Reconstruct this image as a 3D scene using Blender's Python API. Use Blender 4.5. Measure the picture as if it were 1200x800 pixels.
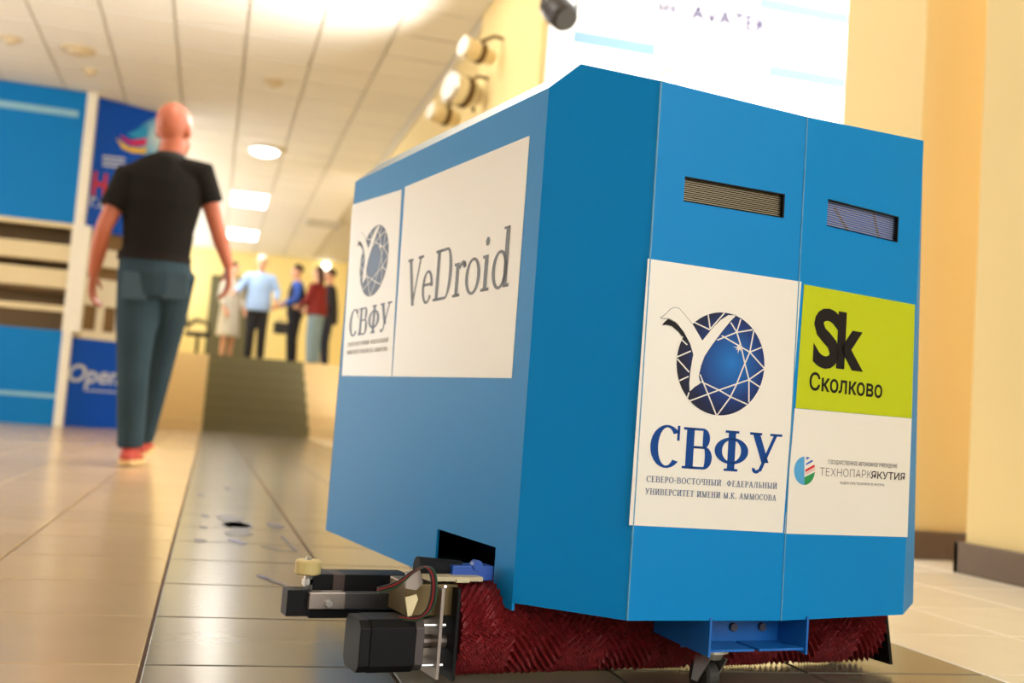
import bpy, bmesh, math, random
from mathutils import Vector, Matrix
from mathutils.geometry import tessellate_polygon
random.seed(7)
S = bpy.context.scene
COL = S.collection
for o in list(bpy.data.objects): bpy.data.objects.remove(o)

# ------------------------------------------------------------------ camera
FPX, YAW, PIT, ROL, CH = 1273.5, .2672, .078, .073, .34
def cam_axes():
    cy, sy, cp, sp, cr, sr = math.cos(YAW), math.sin(YAW), math.cos(PIT), math.sin(PIT), math.cos(ROL), math.sin(ROL)
    fw = Vector((sy*cp, cy*cp, sp)); r0 = Vector((cy, -sy, 0)); u0 = r0.cross(fw)
    return cr*r0+sr*u0, -sr*r0+cr*u0, fw
CR, CU, CF = cam_axes()
CAM = Vector((0, 0, CH))
cd = bpy.data.cameras.new('camera'); cam = bpy.data.objects.new('camera', cd); COL.objects.link(cam)
cam.matrix_world = Matrix(((CR.x, CU.x, -CF.x, 0), (CR.y, CU.y, -CF.y, 0), (CR.z, CU.z, -CF.z, CH), (0, 0, 0, 1)))
cd.sensor_width = 36; cd.lens = 36*FPX/1200; cd.clip_start = .02; cd.clip_end = 200
cd.dof.use_dof = True; cd.dof.focus_distance = 1.46; cd.dof.aperture_fstop = 3.9
S.camera = cam

# ------------------------------------------------------------------ world, exposure
W = bpy.data.worlds.new('world'); S.world = W; W.use_nodes = True
W.node_tree.nodes['Background'].inputs[0].default_value = (.97, .99, 1, 1)
W.node_tree.nodes['Background'].inputs[1].default_value = 4.6
S.view_settings.view_transform = 'Standard'; S.view_settings.look = 'None'
S.view_settings.gamma = 1; S.view_settings.use_curve_mapping = False
S.view_settings.exposure = 0.24
LAMP = 16.0          # strength of the ceiling lamp diffusers

# ------------------------------------------------------------------ helpers: pixels to places
def ray(px, py): return CR*((px-600)/FPX) - CU*((py-400)/FPX) + CF
def onz(px, py, z): d = ray(px, py); return CAM+d*((z-CH)/d.z)
def ony(px, py, y): d = ray(px, py); return CAM+d*(y/d.y)
def onx(px, py, x): d = ray(px, py); return CAM+d*(x/d.x)
class Plane:                                   # an upright plane through two floor points
    def __init__(s, p, q):
        s.p = Vector((p[0], p[1], 0)); q = Vector((q[0], q[1], 0))
        s.L = (q-s.p).length; s.u = (q-s.p).normalized(); s.n = Vector((s.u.y, -s.u.x, 0))
        if s.n.dot(CAM-s.p) < 0: s.n = -s.n
    def hit(s, px, py):
        d = ray(px, py); return CAM+d*(s.n.dot(s.p-CAM)/s.n.dot(d))
    def uv(s, px, py):
        h = s.hit(px, py); return ((h-s.p).dot(s.u), h.z)
    def pt(s, u, z, off=0): return s.p+s.u*u+Vector((0, 0, z))+s.n*off

# ------------------------------------------------------------------ helpers: materials
def lin(c): return tuple((v/255/12.92 if v/255 <= .04045 else ((v/255+.055)/1.055)**2.4) for v in c)+(1,)
MATS = {}
def mat(name, rgb, rough=.5, metal=0, var=.06, scale=12, bump=0, coat=0, emit=0, spec=.5, rand=0):
    if name in MATS: return MATS[name]
    m = bpy.data.materials.new(name); m.use_nodes = True; nt = m.node_tree; b = nt.nodes['Principled BSDF']
    b.inputs['Roughness'].default_value = rough; b.inputs['Metallic'].default_value = metal
    b.inputs['Coat Weight'].default_value = coat; b.inputs['Coat Roughness'].default_value = .12
    b.inputs['Specular IOR Level'].default_value = spec
    base = lin(rgb)
    tc = nt.nodes.new('ShaderNodeTexCoord'); no = nt.nodes.new('ShaderNodeTexNoise')
    no.inputs['Scale'].default_value = scale; no.inputs['Detail'].default_value = 5
    nt.links.new(tc.outputs['Object'], no.inputs['Vector'])
    mx = nt.nodes.new('ShaderNodeMix'); mx.data_type = 'RGBA'
    mx.inputs[6].default_value = tuple(max(0, v*(1-var)) for v in base[:3])+(1,)
    mx.inputs[7].default_value = tuple(min(1, v*(1+var)) for v in base[:3])+(1,)
    nt.links.new(no.outputs['Fac'], mx.inputs[0])
    out = mx.outputs[2]
    if rand:
        oi = nt.nodes.new('ShaderNodeObjectInfo'); hs = nt.nodes.new('ShaderNodeHueSaturation')
        mr = nt.nodes.new('ShaderNodeMapRange'); mr.inputs[3].default_value = 1-rand; mr.inputs[4].default_value = 1+rand
        nt.links.new(oi.outputs['Random'], mr.inputs[0]); nt.links.new(mr.outputs[0], hs.inputs['Value'])
        nt.links.new(out, hs.inputs['Color']); out = hs.outputs[0]
    nt.links.new(out, b.inputs['Base Color'])
    if emit:
        nt.links.new(out, b.inputs['Emission Color']); b.inputs['Emission Strength'].default_value = emit
    if bump:
        bp = nt.nodes.new('ShaderNodeBump'); bp.inputs['Strength'].default_value = bump; bp.inputs['Distance'].default_value = .004
        nt.links.new(no.outputs['Fac'], bp.inputs['Height']); nt.links.new(bp.outputs[0], b.inputs['Normal'])
    MATS[name] = m; return m
def gradient_print(name, stops, cx, cy):       # printed radial colour blend, follows the print's own UV
    m = bpy.data.materials.new(name); m.use_nodes = True; nt = m.node_tree; b = nt.nodes['Principled BSDF']
    b.inputs['Roughness'].default_value = .4; b.inputs['Specular IOR Level'].default_value = .2
    uv = nt.nodes.new('ShaderNodeUVMap'); mp = nt.nodes.new('ShaderNodeVectorMath'); mp.operation = 'SUBTRACT'
    mp.inputs[1].default_value = (cx, cy, 0); ln = nt.nodes.new('ShaderNodeVectorMath'); ln.operation = 'LENGTH'
    cr = nt.nodes.new('ShaderNodeValToRGB')
    e = cr.color_ramp.elements
    e[0].position, e[0].color = stops[0][0], lin(stops[0][1]); e[1].position, e[1].color = stops[-1][0], lin(stops[-1][1])
    for p, c in stops[1:-1]: n = e.new(p); n.color = lin(c)
    nt.links.new(uv.outputs[0], mp.inputs[0]); nt.links.new(mp.outputs[0], ln.inputs[0])
    nt.links.new(ln.outputs['Value'], cr.inputs[0]); nt.links.new(cr.outputs[0], b.inputs['Base Color'])
    return m

# ------------------------------------------------------------------ helpers: objects
def wloc(p):
    v = Vector((0, 0, 0))
    while p: v = v+p.location; p = p.parent
    return v
def link(name, me, m, parent=None, smooth=False):
    o = bpy.data.objects.new(name, me); COL.objects.link(o)
    if m and not me.materials: me.materials.append(m)
    if parent: o.parent = parent
    if smooth:
        for p in me.polygons: p.use_smooth = True
    return o
def build(name, V, F, m, parent=None, smooth=False, bevel=0, fix=True):    # V in world space
    w = wloc(parent); me = bpy.data.meshes.new(name)
    me.from_pydata([tuple(Vector(v)-w) for v in V], [], F)
    if fix:
        b = bmesh.new(); b.from_mesh(me); bmesh.ops.recalc_face_normals(b, faces=b.faces); b.to_mesh(me); b.free()
    o = link(name, me, m, parent, smooth)
    if bevel:
        md = o.modifiers.new('bevel', 'BEVEL'); md.width = bevel; md.segments = 2; md.limit_method = 'ANGLE'
    return o
def empty(name, loc):
    o = bpy.data.objects.new(name, None); COL.objects.link(o); o.location = loc; o.empty_display_size = .1; return o
def tag(o, label=None, cat=None, group=None, kind=None):
    if label: o['label'] = label
    if cat: o['category'] = cat
    if group: o['group'] = group
    if kind: o['kind'] = kind
    return o
BF = [(0, 3, 2, 1), (4, 5, 6, 7), (0, 1, 5, 4), (1, 2, 6, 5), (2, 3, 7, 6), (3, 0, 4, 7)]
class MB:
    def __init__(s): s.V = []; s.F = []
    def add(s, V, F):
        n = len(s.V); s.V += [Vector(v) for v in V]; s.F += [tuple(i+n for i in f) for f in F]; return s
    def box(s, x0, x1, y0, y1, z0, z1):
        return s.add([(x0, y0, z0), (x1, y0, z0), (x1, y1, z0), (x0, y1, z0), (x0, y0, z1), (x1, y0, z1), (x1, y1, z1), (x0, y1, z1)], BF)
    def obox(s, o, a, b, c):               # corner and three edge vectors
        o = Vector(o); return s.add([o, o+a, o+a+b, o+b, o+c, o+a+c, o+a+b+c, o+b+c], BF)
    def prism(s, poly, d):                 # polygon of points pushed along d
        n = len(poly); P = [Vector(p) for p in poly]; t = tessellate_polygon([P])
        F = [tuple(f) for f in t]+[tuple(i+n for i in f) for f in t]+[(i, (i+1) % n, (i+1) % n+n, i+n) for i in range(n)]
        return s.add(P+[p+d for p in P], F)
    def tube(s, pts, rad, n=12, side=None, cap=True):
        pts = [Vector(p) for p in pts]; rings = []; prev = side
        for i, p in enumerate(pts):
            t = (pts[min(i+1, len(pts)-1)]-pts[max(i-1, 0)]).normalized()
            if prev is None: prev = Vector((0, 0, 1)) if abs(t.z) < .9 else Vector((1, 0, 0))
            a = (prev-t*prev.dot(t)).normalized(); b = t.cross(a)
            if side is None: prev = a
            r = rad[i] if isinstance(rad, (list, tuple)) else rad
            rx, ry = r if isinstance(r, (list, tuple)) else (r, r)
            rings.append((p, a, b, rx, ry, t))
        if cap == 'round':
            p, a, b, rx, ry, t = rings[0]; q, a2, b2, rx2, ry2, t2 = rings[-1]
            h0, h1 = min(rx, ry), min(rx2, ry2)
            pre = [(p-t*h0*math.sin(g), a, b, rx*math.cos(g), ry*math.cos(g), t) for g in (1.4, .95, .5)]
            post = [(q+t2*h1*math.sin(g), a2, b2, rx2*math.cos(g), ry2*math.cos(g), t2) for g in (.5, .95, 1.4)]
            rings = pre+rings+post
        V = []; F = []
        for p, a, b, rx, ry, t in rings:
            V += [p+a*rx*math.cos(2*math.pi*k/n)+b*ry*math.sin(2*math.pi*k/n) for k in range(n)]
        for i in range(len(rings)-1):
            F += [(i*n+k, i*n+(k+1) % n, (i+1)*n+(k+1) % n, (i+1)*n+k) for k in range(n)]
        if cap: F += [tuple(range(n)), tuple(reversed(range((len(rings)-1)*n, len(rings)*n)))]
        return s.add(V, F)
    def ball(s, c, rx, ry, rz, fx=Vector((1, 0, 0)), fy=Vector((0, 1, 0)), fz=Vector((0, 0, 1)), n=16):
        c = Vector(c); V = []; F = []; m = n//2
        for i in range(m+1):
            th = math.pi*(i/m)*.998+.003
            V += [c+fx*rx*math.sin(th)*math.cos(2*math.pi*k/n)+fy*ry*math.sin(th)*math.sin(2*math.pi*k/n)+fz*rz*math.cos(th) for k in range(n)]
        for i in range(m): F += [(i*n+k, i*n+(k+1) % n, (i+1)*n+(k+1) % n, (i+1)*n+k) for k in range(n)]
        F += [tuple(range(n)), tuple(range(m*n, m*n+n))]
        return s.add(V, F)
    def build(s, name, m, parent=None, **k): return build(name, s.V, s.F, m, parent, **k)
    def remesh(s, name, m, parent=None, voxel=.01, smooth=6):   # one continuous skin over all pieces
        me = bpy.data.meshes.new('tmp'); me.from_pydata([tuple(v) for v in s.V], [], s.F)
        b = bmesh.new(); b.from_mesh(me); bmesh.ops.recalc_face_normals(b, faces=b.faces); b.to_mesh(me); b.free()
        t = bpy.data.objects.new('tmp', me); COL.objects.link(t)
        r = t.modifiers.new('r', 'REMESH'); r.mode = 'VOXEL'; r.voxel_size = voxel
        q = t.modifiers.new('s', 'SMOOTH'); q.iterations = smooth; q.factor = .5
        dg = bpy.context.evaluated_depsgraph_get(); ev = t.evaluated_get(dg); mm = ev.to_mesh()
        V = [v.co.copy() for v in mm.vertices]; F = [tuple(p.vertices) for p in mm.polygons]
        ev.to_mesh_clear(); bpy.data.objects.remove(t); bpy.data.meshes.remove(me)
        return build(name, V, F, m, parent, smooth=True, fix=False)

# ------------------------------------------------------------------ setting: floor
PXT, PYT, X0, Y0 = .322, .333, -.052, 1.5
SX0, SX1 = X0, X0+4*PXT                  # the grey strip is four tiles wide
beige = mat('beige_tile', (196, 166, 126), .2, var=.07, scale=9, bump=.03, rand=.05)
grey = mat('grey_tile', (120, 113, 99), .2, var=.1, scale=9, bump=.03, rand=.07)
pale = mat('pale_tile', (232, 220, 198), .25, var=.05, scale=9, bump=.03, rand=.03)  # the beige tile, lightened to carry the daylight on the right-hand floor
grout = mat('grout', (92, 66, 46), .9)
ST_Y, ST_N, ST_RUN, UP = 14.4, 7, .3, 1.06
floor = MB().box(-6, 6.5, -6, ST_Y+.1, -.12, -.004).build('floor', grout)
tag(floor, kind='structure')
def tile_mesh(name, m):
    a, b, e = PXT/2-.0025, PYT/2-.0025, .0018
    V = [(-a, -b, -.012), (a, -b, -.012), (a, b, -.012), (-a, b, -.012), (-a, -b, -e), (a, -b, -e), (a, b, -e), (-a, b, -e),
         (-a+e, -b+e, 0), (a-e, -b+e, 0), (a-e, b-e, 0), (-a+e, b-e, 0)]
    F = [(0, 1, 5, 4), (1, 2, 6, 5), (2, 3, 7, 6), (3, 0, 4, 7), (4, 5, 9, 8), (5, 6, 10, 9), (6, 7, 11, 10), (7, 4, 8, 11), (8, 9, 10, 11)]
    me = bpy.data.meshes.new(name); me.from_pydata(V, [], F); me.materials.append(m); return me, V, F
tb, TV, TF = tile_mesh('tile_beige', beige); tg, _, _ = tile_mesh('tile_grey', grey); tdaylit, _, _ = tile_mesh('tile_pale', pale)
cells = []
for i in range(-14, 19):
    for j in range(-8, 39):
        cx, cy = X0+(i+.5)*PXT, Y0+(j+.5)*PYT
        d = Vector((cx, cy, -CH)); z = d.dot(CF)
        vis = z > .3 and abs(d.dot(CR)/z*FPX) < 640 and -d.dot(CU)/z*FPX < 460
        cells.append((0 if vis else 1, math.hypot(cx, cy), i, cx, cy))
cells.sort()
rb, rg, rp_ = MB(), MB(), MB()
for k, (h, _, i, cx, cy) in enumerate(cells):
    g = 0 <= i < 4
    if h == 0 and k < 290:
        o = bpy.data.objects.new('tile', tg if g else (tdaylit if i >= 4 else tb)); COL.objects.link(o); o.parent = floor; o.location = (cx, cy, 0)
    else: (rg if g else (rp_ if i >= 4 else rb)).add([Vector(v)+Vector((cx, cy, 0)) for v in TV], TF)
tag(rb.build('far_beige_tiles', beige, floor, fix=False), kind='stuff')
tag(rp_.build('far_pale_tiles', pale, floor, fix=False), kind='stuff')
tag(rg.build('far_grey_tiles', grey, floor, fix=False), kind='stuff')
# dark scuffs and wet marks on the grey strip
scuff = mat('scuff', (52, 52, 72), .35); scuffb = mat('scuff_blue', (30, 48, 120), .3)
def mark(pts, m, w):
    b = MB()
    P = [onz(x, y, 0) for x, y in pts]
    for a, c in zip(P[:-1], P[1:]):
        d = (c-a).normalized(); s = Vector((-d.y, d.x, 0))*w*random.uniform(.7, 1.2)
        e = Vector((0, 0, .0012))
        b.add([a-s*.6+e, a+s*.4+e, (a+c)/2+s+e, c+s*.5+e, c-s*.5+e, (a+c)/2-s*.8+e], [(0, 1, 2, 3, 4, 5)])
    b.build('floor_scuff', m, floor)
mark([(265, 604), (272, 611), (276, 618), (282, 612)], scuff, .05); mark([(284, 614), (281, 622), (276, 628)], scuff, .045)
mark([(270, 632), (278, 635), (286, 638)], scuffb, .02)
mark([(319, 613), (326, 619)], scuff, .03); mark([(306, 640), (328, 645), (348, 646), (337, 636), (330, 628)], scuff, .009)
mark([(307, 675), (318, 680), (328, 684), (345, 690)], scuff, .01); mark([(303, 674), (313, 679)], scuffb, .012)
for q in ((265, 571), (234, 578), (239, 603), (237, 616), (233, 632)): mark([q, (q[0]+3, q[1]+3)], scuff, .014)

# ------------------------------------------------------------------ setting: ceiling
HC = 3.59; CX1 = 1.86
cream = mat('cream_wall', (236, 212, 150), .75, var=.03, scale=3)
yellow = mat('yellow_wall', (250, 230, 160), .75, var=.03, scale=3)
white = mat('white_paint', (236, 232, 224), .6, var=.02)
ctile = mat('ceiling_tile', (240, 236, 228), .85, var=.03, scale=40, rand=.015)
cgrid = mat('ceiling_grid', (214, 208, 198), .7)
ceiling = MB().box(-6, CX1, -6, 14.4, HC+.01, HC+.2).box(-6, 3.4, 14.4, 24, HC+.01, HC+.2).build('ceiling', cgrid); tag(ceiling, kind='structure')
LIGHTS = [(0, 16.77), (0, 20.37), (0, 4.77)]   # grid column, y start of a 1.2 m panel; last one unseen, added light
cme = bpy.data.meshes.new('ceiling_tile'); q = MB().box(-.288, .288, -.288, .288, -.008, .01)
cme.from_pydata([tuple(v) for v in q.V], [], q.F); cme.materials.append(ctile)
taken = {(c, round((y-7.77)/.6)+d) for c, y in LIGHTS for d in (0, 1)}
rest = MB()
for i in range(-9, 3):
    for j in range(-22, 27):
        if (i, j) in taken: continue
        cx, cy = .03+.6*i+.3, 7.77+.6*j+.3
        if cx < -2.9 and cy > 11: continue
        if -5 < i and 0 <= j:
            o = bpy.data.objects.new('ceiling_tile', cme); COL.objects.link(o); o.parent = ceiling; o.location = (cx, cy, HC)
        else: rest.add([v+Vector((cx, cy, HC)) for v in q.V], q.F)
tag(rest.build('outer_ceiling_tiles', ctile, ceiling, fix=False), kind='stuff')
lampm = mat('lamp_diffuser', (255, 250, 240), .5, emit=LAMP, var=0)
for c, y in LIGHTS:
    x = .03+.6*c
    r = empty('ceiling_light', (x+.3, y+.6, HC-.012))
    pos = {4.77: 'over the hall floor beside the booth', .57: 'over the hall floor where the robot stands', 8.37: 'over the hall floor just before the booth', 16.77: 'first beyond the foot of the stairs', 20.37: 'farthest, above the standing group'}.get(y, 'in the row over the hall floor')
    tag(r, 'white rectangular ceiling light panel, '+pos, 'ceiling light', 'ceiling light panels')
    fr = MB()
    for a in ((x+.01, x+.59, y+.01, y+.04), (x+.01, x+.59, y+1.16, y+1.19), (x+.01, x+.04, y+.04, y+1.16), (x+.56, x+.59, y+.04, y+1.16)): fr.box(a[0], a[1], a[2], a[3], HC-.025, HC)
    fr.build('frame', white, r); MB().box(x+.04, x+.56, y+.04, y+1.16, HC-.016, HC-.002).build('diffuser', lampm, r)
r = empty('ceiling_lamp', (.39, 13.8, HC-.01)); tag(r, 'round frosted ceiling lamp glowing above the foot of the stairs', 'ceiling lamp')
MB().tube([(.39, 13.8, HC-.008), (.39, 13.8, HC-.045)], .2, 28).build('rim', white, r)
MB().ball((.39, 13.8, HC-.045), .17, .17, .06, n=24).build('diffuser', lampm, r, smooth=True)
det = mat('detector_plastic', (214, 196, 160), .5)
for px, py, lab in ((12, 45, 'flat round smoke detector on the ceiling far from the blue banner'), (92, 58, 'wide flat round ceiling speaker above the blue booth'),
                    (320, 95, 'small round smoke detector alone in the middle of the ceiling'), (105, 82, 'small round sensor on the ceiling close to the booth top')):
    p = onz(px, py, HC-.008); r = empty('smoke_detector', p); tag(r, lab, 'detector')
    R = {92: .16, 105: .07}.get(px, .1)
    MB().tube([p, p-Vector((0, 0, .015))], [R, R*.95], 20).build('base_plate', det, r)
    MB().tube([p-Vector((0, 0, .015)), p-Vector((0, 0, .05))], [R*.7, R*.45], 20).build('sensor_head', det, r)
p = onz(380, 262, HC-.008); r = empty('air_vent', p); tag(r, 'grey slatted air vent in the ceiling above the upper landing', 'vent')
fb = MB(); fb.box(p.x-.3, p.x+.3, p.y-.3, p.y-.26, HC-.03, HC-.01).box(p.x-.3, p.x+.3, p.y+.26, p.y+.3, HC-.03, HC-.01).box(p.x-.3, p.x-.26, p.y-.26, p.y+.26, HC-.03, HC-.01).box(p.x+.26, p.x+.3, p.y-.26, p.y+.26, HC-.03, HC-.01)
fb.build('frame', cgrid, r)
for k in range(6): MB().box(p.x-.26, p.x+.26, p.y-.24+k*.085, p.y-.2+k*.085, HC-.025, HC-.012).build('slat', cgrid, r)

# ------------------------------------------------------------------ setting: walls, stairs
def wall(name, x0, x1, y0, y1, z0, z1, m): return tag(MB().box(x0, x1, y0, y1, z0, z1).build(name, m), kind='structure')
wall('wall_far', -1.2, 3.4, 23.4, 23.6, UP-.2, HC, yellow)
wall('wall_right', 1.9, 2.1, 6.6, 14.4, 0, HC+.3, cream)
wall('wall_landing_right', 3.2, 3.4, 14.4, 23.4, 0, HC+.3, cream)
tag(MB().box(1.82, 1.9, 6.5, 8.25, 0, HC+.3).build('wall_right_pilaster', cream), kind='structure')
wall('wall_landing_left', -1.25, -1.05, 13.4, 23.4, 0, UP+1.15, yellow)   # unseen; kept low, open above to let daylight onto the landing
tag(MB().box(CX1-.02, 1.9, -6, 14.4, HC-.03, HC+.22).build('trim_1', white), kind='structure')
wall('wall_screen', 1.9, 6.5, 6.5, 6.7, 0, 6.0, cream)
wall('wall_left', -6.2, -6, -6, 4.5, 0, HC, white)
wall('wall_left_beyond', -6.2, -6, 9, 14, 0, HC, cream)  # unseen; cream to warm the reflection in the robot's side
wall('wall_rear', -6.2, -1.5, -6.2, -6, 0, HC, white)  # unseen; added to dim and warm the light on the robot
wall('wall_rear_parapet', -1.5, 6.5, -6.2, -6, 0, 1.9, white)   # unseen; open above, height set for the light on the robot front
wall('wall_left_parapet', -6.2, -6, 4.5, 9, 0, .5, cream)   # unseen; the opening above it is added to light the hall
# two piers on the right with dark skirting
pier = mat('pier_wall', (238, 212, 150), .7, var=.03, scale=2)
skirt = mat('skirting', (104, 84, 66), .45, var=.15, scale=14)
AX0 = ony(992, 50, 3.68).x
tag(MB().box(AX0, 3.4, 3.18, 3.68, 0, 5.6).build('wall_pier_recessed', pier), kind='structure')
tag(MB().box(2.235, 3.4, -.6, 2.82, 0, 5.6).build('wall_pier_front', pier), kind='structure')
tag(MB().box(AX0-.025, 2.6, 3.155, 3.18, 0, .093).box(AX0-.025, AX0, 3.18, 3.68, 0, .093).build('baseboard_recessed', skirt, bevel=.004), kind='structure')
tag(MB().box(2.21, 2.235, -.6, 2.845, 0, .093).box(2.21, 3.0, 2.82, 2.845, 0, .093).build('baseboard_front', skirt, bevel=.004), kind='structure')
# stairs, a grey strip up the middle
stairs = empty('stairs', (0.4, ST_Y, 0)); tag(stairs, kind='structure')
sb = mat('stair_beige', (226, 200, 150), .45); sg = mat('stair_olive', (112, 106, 74), .5); nos = mat('stair_nosing', (104, 98, 70), .6)
for k in range(ST_N):
    z1 = UP*(k+1)/ST_N; y = ST_Y+k*ST_RUN; z0 = UP*k/ST_N; y1 = y+ST_RUN if k < ST_N-1 else 23.4
    s = MB().box(-1.05, 3.2, y, y1, 0, z1-.004).build('step', sb, stairs)
    MB().box(SX0, SX1+.06, y-.006, y1, z0, z1).build('runner', sg, s)
    MB().box(SX0, SX1+.06, y-.012, y+.03, z1-.02, z1+.002).build('nosing', nos, s)
dpl = ony(248, 322, 23.4); dpr = ony(274, 325, 23.4)
dr = MB().box(dpl.x, dpr.x+.5, 23.34, 23.4, UP, dpl.z).build('door_1', mat('door_olive', (96, 92, 62), .5)); tag(dr, kind='structure')
MB().box(dpr.x+.38, dpr.x+.44, 23.3, 23.34, UP+.95, UP+1.1).build('door_handle', mat('steel', (190, 190, 190), .3, 1), dr)

# ------------------------------------------------------------------ lettering
def rect(x0, y0, x1, y1): return [(x0, y0), (x1, y0), (x1, y1), (x0, y1)]
def slant(x0, y0, x1, y1, w): return [(x0-w/2, y0), (x0+w/2, y0), (x1+w/2, y1), (x1-w/2, y1)]
def arc(cx, cy, rx, ry, a0, a1, wx, wy, n=20):
    out = []; A = [math.radians(a0+(a1-a0)*k/n) for k in range(n+1)]
    o = [(cx+rx*math.cos(a), cy+ry*math.sin(a)) for a in A]; i = [(cx+(rx-wx)*math.cos(a), cy+(ry-wy)*math.sin(a)) for a in A]
    return [[o[k], o[k+1], i[k+1], i[k]] for k in range(n)]
def serif_glyph(ch, T, t):
    s = .09
    def st(x, y0=0, y1=1, a=1, b=1):
        r = [rect(x, y0, x+T, y1)]
        if a: r.append(rect(x-s, y0, x+T+s, y0+t))
        if b: r.append(rect(x-s, y1-t, x+T+s, y1))
        return r
    def sf(x, y): return [rect(x-T/2-s*.8, y, x+T/2+s*.8, y+t)]
    def bowl(x, y0, y1, w): 
        r = (y1-y0)/2; m = w*.45
        return [rect(x, y1-t, x+w-m, y1), rect(x, y0, x+w-m, y0+t)]+arc(x+w-m, y0+r, m, r, -90, 90, T*.95, t)
    if ch == 'С': return .84, arc(.44, .5, .44, .52, 42, 318, T, t)+[rect(.71, .66, .78, 1.02)]
    if ch == 'О': return .92, arc(.46, .5, .46, .52, 0, 360, T, t, 32)
    if ch == 'В': return .84, st(.1)+bowl(.1+T, .5, 1, .5-T*.3)+bowl(.1+T, 0, .5+t, .58-T*.3)
    if ch == 'Р': return .72, st(.1)+bowl(.1+T, .44, 1, .46-T*.4)
    if ch == 'Ь': return .72, st(.1)+bowl(.1+T, 0, .54, .48-T*.4)
    if ch == 'Ы': return 1.06, st(.1)+bowl(.1+T, 0, .54, .42-T*.4)+st(.78)
    if ch == 'Е': return .72, st(.1)+[rect(.1, 0, .66, t), rect(.1, 1-t, .64, 1), rect(.1, .5, .48, .5+t), rect(.62, 0, .66, .24), rect(.6, .78, .64, 1), rect(.45, .4, .49, .62)]
    if ch == 'Т': return .8, st(.4-T/2, b=0)+[rect(.03, 1-t, .77, 1), rect(.03, .76, .08, 1), rect(.72, .76, .77, 1)]
    if ch == 'Н': return .94, st(.1)+st(.84-T)+[rect(.1, .5, .8, .5+t)]
    if ch in 'ИЙ': return .94, st(.1)+st(.84-T)+[slant(.1+T, .08, .84-T, .92, t*1.8)]+(arc(.47, 1.22, .17, .14, 200, 340, .05, .05, 8) if ch == 'Й' else [])
    if ch == 'Ч': return .84, st(.74-T)+st(.1, .62, 1, 0)+arc(.4, .66, .3, .24, 180, 300, T*.9, t)+[rect(.5, .44, .7, .44+t)]
    if ch == 'Ф': return 1.0, st(.5-T/2)+arc(.5, .5, .48, .33, 0, 360, T, t, 30)
    if ch == 'Д': return .92, [slant(.2, .05, .42, 1, t*1.5), slant(.68, .05, .5, 1, T), rect(.02, .0, .9, t*1.3), rect(.02, -.2, .07, .05), rect(.85, -.2, .9, .05), rect(.32, 1-t, .6, 1)]
    if ch == 'А': return .9, [slant(.14, 0, .43, 1, t*1.5), slant(.74, 0, .45, 1, T), rect(.26, .3, .66, .3+t)]+sf(.14, 0)+sf(.74, 0)
    if ch == 'Л': return .9, [slant(.16, 0, .34, 1, t*1.6), rect(.68-T/2, 0, .68+T/2, 1), rect(.26, 1-t, .8, 1)]+sf(.68, 0)+[rect(.03, 0, .2, t*1.6)]
    if ch == 'М': return 1.12, st(.1)[:0]+[rect(.13, 0, .13+t*1.3, 1), slant(.56, 0, .2, 1, T), slant(.56, 0, .9, 1, t*1.5), rect(1.0-T, 0, 1.0, 1)]+sf(.16, 0)+sf(1.0-T/2, 0)
    if ch == 'К': return .88, st(.1)+[slant(.1+T, .48, .66, 1, t*1.8), slant(.74, 0, .36, .6, T)]+sf(.66, 1-t)+sf(.74, 0)
    if ch == 'У': return .86, [slant(.45, .26, .15, 1, T), slant(.3, .04, .74, 1, t*1.7)]+sf(.15, 1-t)+sf(.74, 1-t)+arc(.2, .08, .12, .1, 150, 360, .1, .08, 10)
    if ch == '-': return .42, [rect(.06, .38, .36, .38+t*1.6)]
    if ch == '.': return .3, [rect(.08, 0, .08+T, T)]
    if ch == 'V': return .86, [slant(.45, 0, .16, 1, T), slant(.43, 0, .74, 1, t*1.5)]+sf(.16, 1-t)+sf(.74, 1-t)
    if ch == 'D': return .92, st(.1)+bowl(.1+T, 0, 1, .76-T)
    if ch == 'e': return .6, arc(.3, .32, .28, .34, 0, 325, T*.85, t, 24)+[rect(.06, .34, .58, .34+t)]
    if ch == 'o': return .68, arc(.34, .32, .32, .34, 0, 360, T*.85, t, 26)
    if ch == 'r': return .5, st(.1, 0, .64, 1, 0)+[rect(.02, .64-t, .1, .64)]+arc(.4, .44, .2, .22, 30, 150, T*.5, t*1.6, 8)+[rect(.42, .52, .52, .64)]
    if ch == 'i': return .36, st(.1, 0, .64, 1, 0)+[rect(.02, .64-t, .1, .64)]+arc(.1+T/2, .88, .08, .08, 0, 360, .08, .08, 12)
    if ch == 'd': return .74, arc(.33, .32, .3, .34, 0, 360, T*.85, t, 24)+[rect(.64-T, 0, .64, 1.04), rect(.56-T, 1.0, .64, 1.04), rect(.6, 0, .72, t)]
    return .4, []
def serif_polys(text, T=.17, t=.05, gap=.06):
    x = 0; out = []
    for ch in text:
        w, P = serif_glyph(ch, T, t); out += [[(a+x, b) for a, b in p] for p in P]; x += w+gap
    return out, x-gap
def decal(name, pl, polys, off, m, parent, uvbox=None):     # flat printed shapes on an upright plane, polys in (u, z)
    V = []; F = []; U = []
    for p in polys:
        n = len(V); V += [pl.pt(u, z, off) for u, z in p]; U += list(p)
        if len(p) <= 4: F.append(tuple(range(n, n+len(p))))
        else: F += [tuple(i+n for i in f) for f in tessellate_polygon([[Vector((u, z, 0)) for u, z in p]])]
    o = build(name, V, F, m, parent, fix=False)
    us = [a[0] for a in U]; zs = [a[1] for a in U]
    b = uvbox or (min(us), max(us), min(zs), max(zs)); me = o.data; L = me.uv_layers.new(name='UVMap')
    for lp in me.loops:
        u, z = U[lp.vertex_index]; L.data[lp.index].uv = ((u-b[0])/(b[1]-b[0]), (z-b[2])/(b[3]-b[2]))
    for f in me.polygons:
        if f.normal.dot(pl.n) < 0: f.flip()
    return o
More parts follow.
